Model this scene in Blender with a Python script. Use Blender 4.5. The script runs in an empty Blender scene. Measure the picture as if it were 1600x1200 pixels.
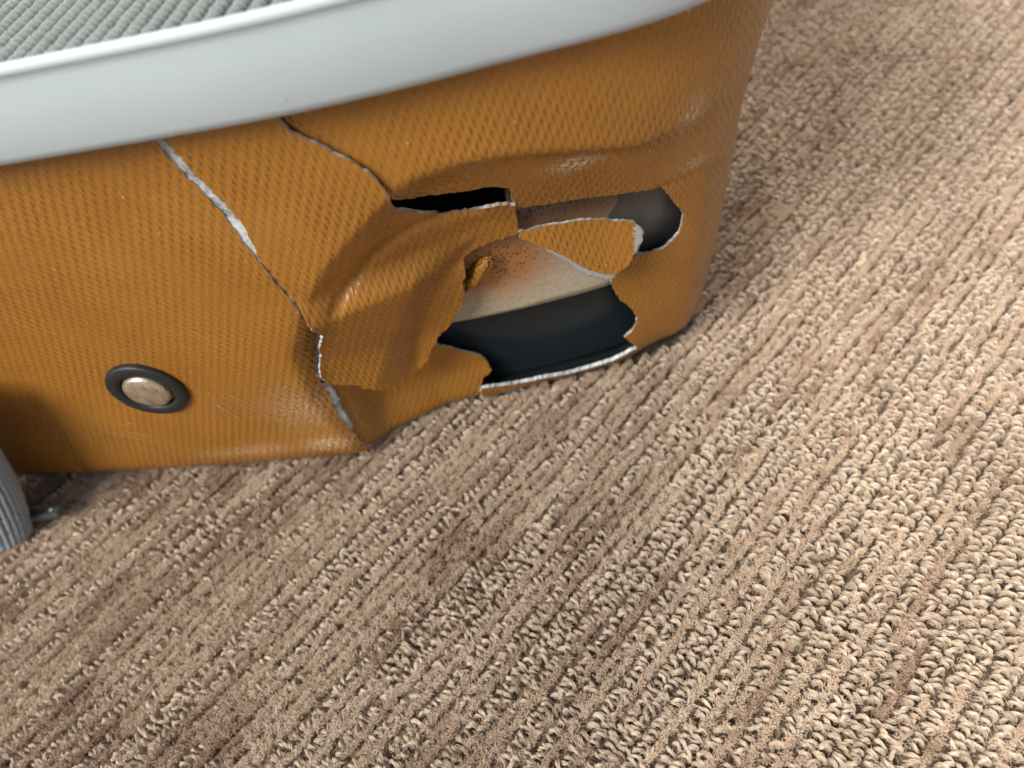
import bpy, math, random
import numpy as np
from mathutils import Vector, Matrix
from mathutils.geometry import delaunay_2d_cdt

random.seed(7)
rng = np.random.default_rng(11)
scene = bpy.context.scene
col = scene.collection

# ------------------------------------------------------------------ camera
CAM_H = 0.24                      # metres above the tips of the carpet pile
RIGHT, DOWN, FWD = [[0.9802344, 0.0219612, -0.196617], [-0.0990112, -0.8059522, -0.5836419], [-0.1712813, 0.5915732, -0.7878476]]
cam_data = bpy.data.cameras.new("camera")
cam_data.sensor_width = 36.0
cam_data.lens = 1142.0 * 36.0 / 1600.0
cam_data.clip_start = 0.01
cam_data.clip_end = 20.0
cam_data.dof.use_dof = True
cam_data.dof.focus_distance = 0.215
cam_data.dof.aperture_fstop = 9.0
cam = bpy.data.objects.new("camera", cam_data)
col.objects.link(cam)
m3 = Matrix((RIGHT, [-a for a in DOWN], [-a for a in FWD])).transposed()
cam.matrix_world = Matrix.Translation((0, 0, CAM_H)) @ m3.to_4x4()
scene.camera = cam

# ------------------------------------------------------------------ world, lamps, exposure
world = bpy.data.worlds.new("World")
scene.world = world
world.use_nodes = True
bg = world.node_tree.nodes["Background"]
bg.inputs[0].default_value = (0.86, 0.93, 1.0, 1)
bg.inputs[1].default_value = 0.36

def area_light(name, loc, target, size, size_y, power, colour):
    ld = bpy.data.lights.new(name, 'AREA')
    ld.shape = 'RECTANGLE'
    ld.size, ld.size_y = size, size_y
    ld.energy = power
    ld.color = colour
    lo = bpy.data.objects.new(name, ld)
    lo.location = loc
    lo.rotation_euler = (Vector(target) - Vector(loc)).to_track_quat('-Z', 'Y').to_euler()
    col.objects.link(lo)
    return lo

area_light("window_light", (-1.00, -0.90, 1.60), (-0.05, 0.12, 0.05), 1.0, 1.0, 57.0, (1.0, 0.94, 0.83))
area_light("room_light", (0.35, 1.45, 1.75), (0.15, 0.3, 0.0), 0.8, 0.7, 60.0, (1.0, 0.91, 0.77))
scene.view_settings.view_transform = 'Standard'
scene.view_settings.look = 'None'
scene.view_settings.exposure = 0.13
scene.view_settings.gamma = 1.0
scene.view_settings.use_curve_mapping = False
scene.cycles_curves.shape = 'THICK'
scene.cycles_curves.subdivisions = 1
scene.cycles.max_bounces = 6
scene.cycles.use_adaptive_sampling = True
scene.cycles.adaptive_threshold = 0.03
scene.cycles.adaptive_min_samples = 24

# ------------------------------------------------------------------ helpers
def tag(o, label=None, cat=None, kind=None, group=None):
    if label: o["label"] = label
    if cat: o["category"] = cat
    if kind: o["kind"] = kind
    if group: o["group"] = group
    return o

def empty(name, loc=(0, 0, 0), parent=None):
    o = bpy.data.objects.new(name, None)
    o.empty_display_size = 0.01
    o.location = loc
    col.objects.link(o)
    if parent: o.parent = parent
    return o

def mesh_obj(name, verts, faces, mats, parent=None, smooth=True, uv=None):
    me = bpy.data.meshes.new(name)
    me.from_pydata([tuple(map(float, v)) for v in verts], [], [tuple(map(int, f)) for f in faces])
    for m in (mats if isinstance(mats, (list, tuple)) else [mats]):
        me.materials.append(m)
    if uv is not None:
        ul = me.uv_layers.new(name="UVMap")
        li = np.empty(len(me.loops), dtype=np.int32)
        me.loops.foreach_get("vertex_index", li)
        ul.data.foreach_set("uv", np.asarray(uv, dtype=np.float32)[li].ravel())
    if smooth:
        me.polygons.foreach_set("use_smooth", np.ones(len(me.polygons), dtype=bool))
    me.update()
    o = bpy.data.objects.new(name, me)
    col.objects.link(o)
    if parent:
        o.parent = parent
    return o

def grid_faces(nu, nv, wrap_u=False):
    f = []
    for i in range(nu if wrap_u else nu - 1):
        i2 = (i + 1) % nu
        for j in range(nv - 1):
            f.append((i * nv + j, i2 * nv + j, i2 * nv + j + 1, i * nv + j + 1))
    return f

def hair_obj(name, pts, sizes, radius, shade, mat, parent=None):
    """pts (N,3) of all curves one after another; sizes per curve; radius per point; shade per curve"""
    cd = bpy.data.hair_curves.new(name)
    cd.add_curves([int(x) for x in sizes])
    cd.attributes["position"].data.foreach_set("vector", np.ascontiguousarray(pts, dtype=np.float32).ravel())
    ra = cd.attributes.get("radius") or cd.attributes.new("radius", 'FLOAT', 'POINT')
    ra.data.foreach_set("value", np.ascontiguousarray(radius, dtype=np.float32))
    sa = cd.attributes.new("shade", 'FLOAT', 'CURVE')
    sa.data.foreach_set("value", np.ascontiguousarray(shade, dtype=np.float32))
    cd.materials.append(mat)
    o = bpy.data.objects.new(name, cd)
    col.objects.link(o)
    if parent: o.parent = parent
    return o

def sstep(x):
    x = np.clip(x, 0, 1)
    return x * x * (3 - 2 * x)

def vnoise(x, y, seed=0):
    """smooth value noise, -1..1"""
    x = np.asarray(x, float); y = np.asarray(y, float)
    xi = np.floor(x).astype(np.int64); yi = np.floor(y).astype(np.int64)
    def h(a, b):
        n = (a * 374761393 + b * 668265263 + seed * 144665) & 0x7fffffff
        n = ((n ^ (n >> 13)) * 1274126177) & 0x7fffffff
        return ((n ^ (n >> 16)) & 0xffff) / 32767.5 - 1
    fx = sstep(x - xi); fy = sstep(y - yi)
    return (h(xi, yi) * (1 - fx) + h(xi + 1, yi) * fx) * (1 - fy) + (h(xi, yi + 1) * (1 - fx) + h(xi + 1, yi + 1) * fx) * fy

# ------------------------------------------------------------------ materials
class NT:
    def __init__(self, name):
        self.m = bpy.data.materials.new(name)
        self.m.use_nodes = True
        self.t = self.m.node_tree
        self.b = self.t.nodes["Principled BSDF"]
    def n(self, typ, **kw):
        nd = self.t.nodes.new(typ)
        for k, v in kw.items():
            if k == "inp":
                for i, x in v.items():
                    if hasattr(x, "is_output"): self.t.links.new(x, nd.inputs[i])
                    else: nd.inputs[i].default_value = x
            else: setattr(nd, k, v)
        return nd
    def math(self, op, a, b=0.0, c=0.0, clamp=False):
        nd = self.n('ShaderNodeMath', operation=op, inp={0: a, 1: b, 2: c})
        nd.use_clamp = clamp
        return nd.outputs[0]
    def mix(self, fac, a, b, mode='MIX'):
        nd = self.n('ShaderNodeMix', data_type='RGBA', blend_type=mode, inp={0: fac, 6: a, 7: b})
        return nd.outputs[2]
    def ramp(self, fac, stops):
        nd = self.n('ShaderNodeValToRGB', inp={0: fac})
        els = nd.color_ramp.elements
        while len(els) < len(stops): els.new(0.5)
        for e, (p, c) in zip(els, stops):
            e.position = p; e.color = c if len(c) == 4 else (*c, 1)
        return nd.outputs[0]
    def noise(self, scale, vec=None, detail=4.0, rough=0.55):
        kw = {2: scale, 3: detail, 4: rough}
        if vec is not None: kw[0] = vec
        return self.n('ShaderNodeTexNoise', inp=kw)
    def set(self, **kw):
        for k, v in kw.items():
            s = self.b.inputs[k.replace('_', ' ')]
            if hasattr(v, "is_output"): self.t.links.new(v, s)
            else: s.default_value = v
    def bump(self, h, strength, dist, normal=None):
        kw = {'Height': h, 'Strength': strength, 'Distance': dist}
        if normal is not None: kw['Normal'] = normal
        return self.n('ShaderNodeBump', inp=kw).outputs[0]

def mat_shell():
    t = NT("orange_grained_polycarbonate")
    uv = t.n('ShaderNodeUVMap').outputs[0]
    sp = t.n('ShaderNodeSeparateXYZ', inp={0: uv})
    u, v = sp.outputs[0], sp.outputs[1]                       # millimetres on the moulded sheet
    wob = t.n('ShaderNodeSeparateColor', inp={0: t.noise(0.30, uv, 2.0).outputs[1]})
    us = t.math('ADD', t.math('ADD', u, t.math('MULTIPLY', v, 0.10)), t.math('MULTIPLY', wob.outputs[0], 1.1))
    vs = t.math('ADD', v, t.math('MULTIPLY', wob.outputs[1], 1.1))
    def strokes(ou, ov):
        fu = t.math('SUBTRACT', t.math('FRACT', t.math('ADD', t.math('DIVIDE', us, 3.0), ou)), 0.5)
        fv = t.math('SUBTRACT', t.math('FRACT', t.math('ADD', t.math('DIVIDE', vs, 4.4), ov)), 0.5)
        fu = t.math('DIVIDE', fu, 0.155); fv = t.math('DIVIDE', fv, 0.27)
        r = t.math('ADD', t.math('MULTIPLY', fu, fu), t.math('MULTIPLY', fv, fv))
        return t.math('EXPONENT', t.math('MULTIPLY', r, -1.0))
    d = t.math('MAXIMUM', strokes(0.0, 0.0), strokes(0.5, 0.5))                 # staggered upright dimples
    hgt = t.math('SUBTRACT', 1.0, d)
    amp = t.n('ShaderNodeMapRange', inp={0: t.noise(0.045, uv, 2.0).outputs[0], 1: 0.3, 2: 0.7, 3: 0.45, 4: 1.1}).outputs[0]
    n1 = t.bump(t.math('MULTIPLY', hgt, amp), 1.0, 0.00037)
    fine = t.noise(2.2, uv, 5.0, 0.65)
    n2 = t.bump(fine.outputs[0], 0.25, 0.00012, n1)
    big = t.noise(0.03, uv, 3.0).outputs[0]
    c = t.ramp(big, [(0.3, (0.300, 0.130, 0.020)), (0.7, (0.375, 0.164, 0.026))])
    c = t.mix(t.math('MULTIPLY', t.math('MULTIPLY', d, amp), 0.24), c, (0.20, 0.072, 0.008, 1))          # dimples of the grain coloured darker
    # dust specks and pale scuffs
    vor = t.n('ShaderNodeTexVoronoi', inp={0: uv, 2: 0.16})
    spk = t.math('LESS_THAN', vor.outputs[0], 0.045)
    spk = t.math('MULTIPLY', spk, t.math('GREATER_THAN', t.n('ShaderNodeSeparateColor', inp={0: vor.outputs[1]}).outputs[0], 0.55))
    c = t.mix(t.math('MULTIPLY', spk, 0.8), c, (0.75, 0.52, 0.30, 1))
    dirt = t.noise(0.16, uv, 6.0, 0.7).outputs[0]
    dm = t.n('ShaderNodeMapRange', inp={0: dirt, 1: 0.60, 2: 0.78, 3: 0.0, 4: 0.40}).outputs[0]
    c = t.mix(dm, c, (0.25, 0.12, 0.045, 1))
    sc = t.n('ShaderNodeAttribute', attribute_name="scuff").outputs[2]
    scn = t.n('ShaderNodeMapRange', inp={0: t.noise(0.9, uv, 6.0, 0.75).outputs[0], 1: 0.47, 2: 0.58, 3: 0.0, 4: 1.25}).outputs[0]
    c = t.mix(t.math('MULTIPLY', sc, scn, clamp=True), c, (0.66, 0.56, 0.42, 1))
    rough = t.n('ShaderNodeMapRange', inp={0: fine.outputs[0], 1: 0.3, 2: 0.7, 3: 0.22, 4: 0.38}).outputs[0]
    t.set(Base_Color=c, Roughness=rough, Normal=n2, IOR=1.5)
    t.b.inputs['Specular IOR Level'].default_value = 0.5
    return t.m

def mat_fracture(name, orange):
    t = NT(name)
    tc = t.n('ShaderNodeTexCoord').outputs[3]
    n = t.noise(900.0, tc, 5.0, 0.7).outputs[0]
    n2 = t.noise(120.0, tc, 3.0, 0.6).outputs[0]
    f = t.math('ADD', t.math('MULTIPLY', n, 0.5), t.math('MULTIPLY', n2, 0.5))
    c = t.ramp(f, [(0.38, (0.13, 0.145, 0.15)), (0.48, (0.40, 0.43, 0.45)), (0.60, (0.72, 0.75, 0.77))])
    pm = t.n('ShaderNodeMapRange', inp={0: t.noise(210.0, tc, 4.0, 0.65).outputs[0], 1: 0.50, 2: 0.58, 3: 0.0, 4: 0.75}).outputs[0]
    c = t.mix(t.math('MULTIPLY', pm, orange), c, (0.42, 0.20, 0.05, 1))
    t.set(Base_Color=c, Roughness=0.5, Normal=t.bump(n, 0.3, 0.0002))
    return t.m

def mat_plastic(name, c1, c2, rough, scale=200.0, bump=0.1, dist=0.0002, spec=0.5):
    t = NT(name)
    tc = t.n('ShaderNodeTexCoord').outputs[3]
    n = t.noise(scale, tc, 5.0, 0.6).outputs[0]
    t.set(Base_Color=t.mix(n, (*c1, 1), (*c2, 1)), Roughness=rough, Normal=t.bump(n, bump, dist))
    t.b.inputs['Specular IOR Level'].default_value = spec
    return t.m

def mat_housing():
    """beige moulding, dusted with orange and black paint specks at the top and left, shade under the lip painted in"""
    t = NT("speckled_beige_moulding")
    uv = t.n('ShaderNodeUVMap').outputs[0]
    sp = t.n('ShaderNodeSeparateXYZ', inp={0: uv})
    u, v = sp.outputs[0], sp.outputs[1]
    base = t.ramp(t.noise(0.5, uv, 6.0, 0.65).outputs[0], [(0.3, (0.36, 0.31, 0.235)), (0.7, (0.50, 0.445, 0.35))])
    # orange overspray: a soft blot around the hinge of the shard and under the lip
    du = t.math('MULTIPLY', t.math('SUBTRACT', u, 50.6), 0.045)
    dv = t.math('MULTIPLY', t.math('SUBTRACT', v, 76.1), 0.058)
    r2 = t.math('ADD', t.math('MULTIPLY', du, du), t.math('MULTIPLY', dv, dv))
    blot = t.math('EXPONENT', t.math('MULTIPLY', r2, -1.0))
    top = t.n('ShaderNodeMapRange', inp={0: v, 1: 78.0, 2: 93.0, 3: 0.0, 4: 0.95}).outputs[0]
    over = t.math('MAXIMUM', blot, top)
    spray = t.noise(1.3, uv, 7.0, 0.75).outputs[0]
    om = t.n('ShaderNodeMapRange', inp={0: t.math('ADD', spray, t.math('MULTIPLY', over, 0.55)), 1: 0.56, 2: 0.90, 3: 0.0, 4: 0.9}).outputs[0]
    c = t.mix(om, base, (0.42, 0.17, 0.04, 1))
    c = t.mix(t.math('MULTIPLY', top, 0.9), c, (0.135, 0.095, 0.07, 1))  # shade of the slot under the lip, painted dark into the moulding's top
    vor = t.n('ShaderNodeTexVoronoi', inp={0: uv, 2: 0.8, 'Randomness': 1.0})
    dots = t.math('LESS_THAN', vor.outputs[0], t.math('ADD', 0.05, t.math('MULTIPLY', over, 0.36)))
    keep = t.math('GREATER_THAN', t.n('ShaderNodeSeparateColor', inp={0: vor.outputs[1]}).outputs[0], t.math('SUBTRACT', 0.93, t.math('MULTIPLY', over, 0.66)))
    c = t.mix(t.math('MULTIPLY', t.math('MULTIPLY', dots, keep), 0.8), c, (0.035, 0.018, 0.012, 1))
    t.set(Base_Color=c, Roughness=0.62, Normal=t.bump(spray, 0.35, 0.0003))
    return t.m

def mat_rim():
    t = NT("satin_grey_blue_frame")
    tc = t.n('ShaderNodeTexCoord').outputs[3]
    n = t.noise(60.0, tc, 5.0, 0.6).outputs[0]
    f = t.noise(1600.0, tc, 3.0, 0.6).outputs[0]
    sm = t.noise(14.0, tc, 4.0, 0.6).outputs[0]
    c = t.mix(t.math('ADD', t.math('MULTIPLY', n, 0.4), t.math('MULTIPLY', sm, 0.6)), (0.43, 0.51, 0.57, 1), (0.51, 0.59, 0.65, 1))
    vor = t.n('ShaderNodeTexVoronoi', inp={0: tc, 2: 95.0})
    s = t.math('LESS_THAN', vor.outputs[0], 0.05)
    c = t.mix(t.math('MULTIPLY', s, 0.35), c, (0.25, 0.26, 0.28, 1))
    rough = t.n('ShaderNodeMapRange', inp={0: sm, 1: 0.3, 2: 0.7, 3: 0.44, 4: 0.58}).outputs[0]
    t.set(Base_Color=c, Roughness=rough, Normal=t.bump(f, 0.06, 0.0001))
    return t.m

def mat_yarn(name, lo, hi, alt, sheen=0.3):
    t = NT(name)
    a = t.n('ShaderNodeAttribute', attribute_name="shade").outputs[2]
    inter = t.n('ShaderNodeHairInfo')
    c = t.ramp(a, [(0.0, alt), (0.30, lo), (1.0, hi)])
    rnd = inter.outputs['Random']
    k = t.n('ShaderNodeMapRange', inp={0: rnd, 1: 0.0, 2: 1.0, 3: 0.78, 4: 1.12}).outputs[0]
    c = t.mix(1.0, c, t.n('ShaderNodeCombineColor', inp={0: k, 1: k, 2: k}).outputs[0], 'MULTIPLY')
    t.set(Base_Color=c, Roughness=0.42)
    t.b.inputs['Specular IOR Level'].default_value = 0.45
    t.b.inputs['Sheen Weight'].default_value = sheen
    t.b.inputs['Sheen Tint'].default_value = (1, 0.93, 0.82, 1)
    return t.m

def mat_cloth(name, c1, c2, scale):
    t = NT(name)
    tc = t.n('ShaderNodeTexCoord').outputs[3]
    n = t.noise(scale, tc, 6.0, 0.7).outputs[0]
    t.set(Base_Color=t.ramp(n, [(0.3, c1), (0.7, c2)]), Roughness=0.85, Normal=t.bump(n, 0.5, 0.0004))
    t.b.inputs['Sheen Weight'].default_value = 0.3
    return t.m

def mat_worn_metal():
    t = NT("scratched_zinc_cap")
    tc = t.n('ShaderNodeTexCoord').outputs[3]
    mp = t.n('ShaderNodeMapping', inp={0: tc}); mp.inputs['Scale'].default_value = (420, 420, 150)
    n = t.noise(1.0, mp.outputs[0], 6.0, 0.75).outputs[0]
    w = t.n('ShaderNodeMapRange', inp={0: n, 1: 0.52, 2: 0.57, 3: 0.0, 4: 1.0}).outputs[0]
    g = t.noise(260.0, tc, 4.0, 0.6).outputs[0]
    c = t.ramp(g, [(0.3, (0.54, 0.44, 0.34)), (0.7, (0.78, 0.67, 0.55))])
    c = t.mix(t.math('MULTIPLY', w, 0.6), c, (0.10, 0.07, 0.05, 1))
    t.set(Base_Color=c, Metallic=0.75, Roughness=t.math('ADD', 0.30, t.math('MULTIPLY', w, 0.3)), Normal=t.bump(n, 0.4, 0.0003))
    return t.m

def mat_backing():
    t = NT("carpet_backing_and_far_pile")
    tc = t.n('ShaderNodeTexCoord').outputs[3]
    mp = t.n('ShaderNodeMapping', inp={0: tc}); mp.inputs['Rotation'].default_value = (0, 0, -math.radians(48.3))
    mp.inputs['Scale'].default_value = (1.0, 1.0, 1.0)
    wv = t.n('ShaderNodeTexWave', bands_direction='Y', inp={0: mp.outputs[0], 1: 44.0, 2: 5.0, 3: 3.0, 4: 30.0})
    n = t.noise(420.0, tc, 5.0, 0.7).outputs[0]
    h = t.math('ADD', t.math('MULTIPLY', wv.outputs[1], 0.25), t.math('MULTIPLY', n, 0.75))
    c = t.ramp(h, [(0.25, (0.13, 0.095, 0.07)), (0.50, (0.24, 0.18, 0.135)), (0.8, (0.36, 0.28, 0.215))])
    t.set(Base_Color=c, Roughness=0.95, Normal=t.bump(h, 0.8, 0.003))
    return t.m

M_SHELL = mat_shell()
M_FRACT = mat_fracture("stress_whitened_fracture", 1.0)
M_CORE = mat_fracture("pale_core_plastic", 0.0)
M_BLACK = mat_plastic("black_inner_plastic", (0.012, 0.017, 0.022), (0.026, 0.034, 0.042), 0.28, 60.0, 0.08)
M_GREYPL = mat_plastic("dark_grey_inner_plastic", (0.045, 0.045, 0.05), (0.10, 0.095, 0.095), 0.32, 140.0, 0.15)
M_RING = mat_plastic("black_rubber", (0.010, 0.011, 0.013), (0.022, 0.025, 0.028), 0.5, 500.0, 0.15)
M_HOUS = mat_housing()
M_RIM = mat_rim()
M_ZINC = mat_worn_metal()
M_LOOP = mat_yarn("cream_loop_yarn", (0.48, 0.37, 0.285), (0.70, 0.585, 0.475), (0.34, 0.235, 0.175))
M_CUT = mat_yarn("brown_cut_yarn", (0.66, 0.50, 0.38), (0.82, 0.685, 0.555), (0.38, 0.245, 0.175), 0.3)
M_BACK = mat_backing()
M_LINING = mat_cloth("brown_grey_lining", (0.06, 0.055, 0.05), (0.13, 0.115, 0.10), 700.0)
M_FABRIC = mat_cloth("pale_grey_corded_fabric", (0.17, 0.195, 0.205), (0.34, 0.375, 0.385), 2500.0)
M_KNIT = mat_cloth("blue_grey_knit", (0.19, 0.22, 0.265), (0.34, 0.385, 0.445), 3000.0)
M_KNITIN = mat_cloth("dark_knit_core", (0.13, 0.145, 0.17), (0.2, 0.22, 0.25), 2000.0)
M_TAPE = mat_plastic("torn_grey_film", (0.22, 0.24, 0.25), (0.42, 0.44, 0.45), 0.35, 700.0, 0.4)

# ------------------------------------------------------------------ the shape of the suitcase shell
#BEGIN SURFACE
# plan curve of the shell: arc length s runs along the long side, round the corner and up the short side
_ds = 0.0005
_s = np.arange(-0.42, 0.62, _ds)
def _kappa(s):
    k = np.where(s < 0, 0.24, 2.8)
    arc = 1 / 0.062
    w = sstep((s - 0.078) / 0.03)
    return k * (1 - w) + arc * w
_th = np.zeros_like(_s)
_i0 = int(round(0.42 / _ds))
_k = _kappa(_s)
_th[_i0:] = np.concatenate([[0], np.cumsum(_k[_i0:-1]) * _ds])
_th[:_i0] = -np.cumsum(_k[:_i0][::-1])[::-1] * _ds
_th = np.minimum(_th, math.radians(88.5))
_px = np.concatenate([[0], np.cumsum(np.cos(_th[:-1])) * _ds])
_py = np.concatenate([[0], np.cumsum(np.sin(_th[:-1])) * _ds])
_px += -0.09 - _px[_i0]
_py += 0.1455 - _py[_i0]
def plan(s):
    return np.interp(s, _s, _px), np.interp(s, _s, _py), np.interp(s, _s, _th)

RB = 0.020                       # radius of the edge between side wall and bottom
ZB = -0.003                      # the shell sinks a little into the pile
def profile(v):
    v = np.asarray(v, float)
    ph = np.clip((RB - v) / RB, 0, math.pi / 2)
    z = np.where(v >= RB, v, RB * (1 - np.sin(ph)))
    o = RB * (1 - np.cos(ph)) + np.maximum(0, RB * (1 - math.pi / 2) - v)
    return z + ZB * (1 - sstep(v / 0.05)), o

def seg_dist(pts, poly):
    """distance of points (N,2) to an open polyline (M,2)"""
    best = np.full(len(pts), 1e9)
    for a, b in zip(poly[:-1], poly[1:]):
        ab = b - a
        t = np.clip(((pts - a) @ ab) / (ab @ ab), 0, 1)
        dd = np.hypot(*(pts - a - t[:, None] * ab).T)
        best = np.minimum(best, dd)
    return best

def inside(pts, poly):
    x, y = pts[:, 0], pts[:, 1]
    c = np.zeros(len(pts), bool)
    n = len(poly)
    j = n - 1
    for i in range(n):
        xi, yi = poly[i]; xj, yj = poly[j]
        if yi != yj:
            c ^= ((yi > y) != (yj > y)) & (x < (xj - xi) * (y - yi) / (yj - yi) + xi)
        j = i
    return c

POCKET = None                    # outline of the moulded wheel pocket on the shell, (s, v)
CREASE = None                    # fine crease where the corner was bent
CURL = None                      # line along which the torn shard bends outwards
GROOVES = None                   # curved moulded grooves in the cracked piece: line, depth, half width
def set_lines(pocket, curl, crease=None, grooves=None):
    global POCKET, CURL, CREASE, GROOVES, _pp
    GROOVES = grooves
    CREASE = None if crease is None else np.asarray(crease, float)
    POCKET = None if pocket is None else np.asarray(pocket, float)
    CURL = None if curl is None else np.asarray(curl, float)
    if POCKET is not None:
        a, b = POCKET[0], POCKET[-1]
        _pp = np.vstack([POCKET, [[b[0], -0.3]], [[0.6, -0.3]], [[0.6, a[1]]]])

def pocket_depth(s, v):
    if POCKET is None: return np.zeros_like(s), np.full_like(s, -1.0)
    p = np.stack([s, v], 1)
    d = seg_dist(p, POCKET) * np.where(inside(p, _pp), 1, -1)
    def soft(x, w): return 0.5 * (x + np.sqrt(x * x + w * w)) - 0.5 * w * np.exp(-np.abs(x) / (2 * w))
    o = 0.78 * (soft(d + 0.001, 0.0025) - soft(d - 0.0090, 0.0015)) + 0.44 * (soft(d - 0.0090, 0.0015) - soft(d - 0.032, 0.006)) + 0.10 * (soft(d - 0.030, 0.006) - soft(d - 0.075, 0.01))
    o = np.maximum(o, 0)
    o = o + 0.0032 * np.exp(-((d - 0.0045) / 0.0028) ** 2) * sstep((s - 0.045) / 0.03) * (1 - sstep((s - 0.115) / 0.02))
    cf = 1 - 0.80 * sstep((s - 0.085) / 0.05)
    o = o * cf
    # towards the end the corner simply drafts inwards to the floor
    o = o + sstep((s - 0.085) / 0.04) * (0.095 * np.maximum(0, 0.135 - v) + 0.0042 * sstep((0.050 - v) / 0.055))
    if CREASE is not None:
        e = seg_dist(p, CREASE)
        o = o + 0.0008 * np.exp(-(e / 0.0013) ** 2)
    return o, d

def surf(s, v, piece="A"):
    s = np.atleast_1d(np.asarray(s, float)); v = np.atleast_1d(np.asarray(v, float))
    x, y, th = plan(s)
    z, o = profile(v)
    pk, d = pocket_depth(s, v)
    o = o + pk
    if piece == "B":
        if GROOVES is not None:
            pg = np.stack([s, v], 1)
            for (gl, dep, sig) in GROOVES:
                o = o + dep * np.exp(-(seg_dist(pg, np.asarray(gl, float)) / sig) ** 2)
        o = o - 0.0012 - 0.0030 * sstep((0.062 - v) / 0.03) * sstep((s + 0.022) / 0.012)
        if CURL is not None:
            p = np.stack([s, v], 1)
            e = seg_dist(p, CURL)
            a, b = CURL[0], CURL[-1]
            side = (b[0] - a[0]) * (v - a[1]) - (b[1] - a[1]) * (s - a[0])
            e = np.where(side < 0, e, -e)
            w = sstep((0.099 - v) / 0.012)
            o = o - w * 0.46 * np.clip(0.5 * (e + np.sqrt(e * e + 0.0020 ** 2)), 0, 0.014)
    elif piece == "C":
        o = o + 0.0008 * (1 - sstep((s - 0.03) / 0.03))
    elif piece == "D":
        o = o - 0.0060 + 0.24 * (v - 0.085)
    elif piece == "D2":
        o = o - 0.0040 + 0.24 * (v - 0.085)
    elif piece == "K":
        o = o + 0.0005
    elif piece == "E":
        o = o + 0.0018 + 0.0080 * sstep((s - -0.0165) / 0.008) * sstep((v - 0.004) / 0.02)
    elif piece == "H":           # moulding behind the shell
        o = o - pk + 0.0205 + 0.0060 * sstep((0.105 - v) / 0.045)
    elif piece == "P":
        o = o - pk * 0.3 + 0.0105
    sag = 0.0006 * np.sin(s * 31 + 1.3) * np.sin(v * 47 + 0.4)
    o = o + sag
    return np.stack([x - np.sin(th) * o, y + np.cos(th) * o, z], 1)
#END SURFACE

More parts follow.
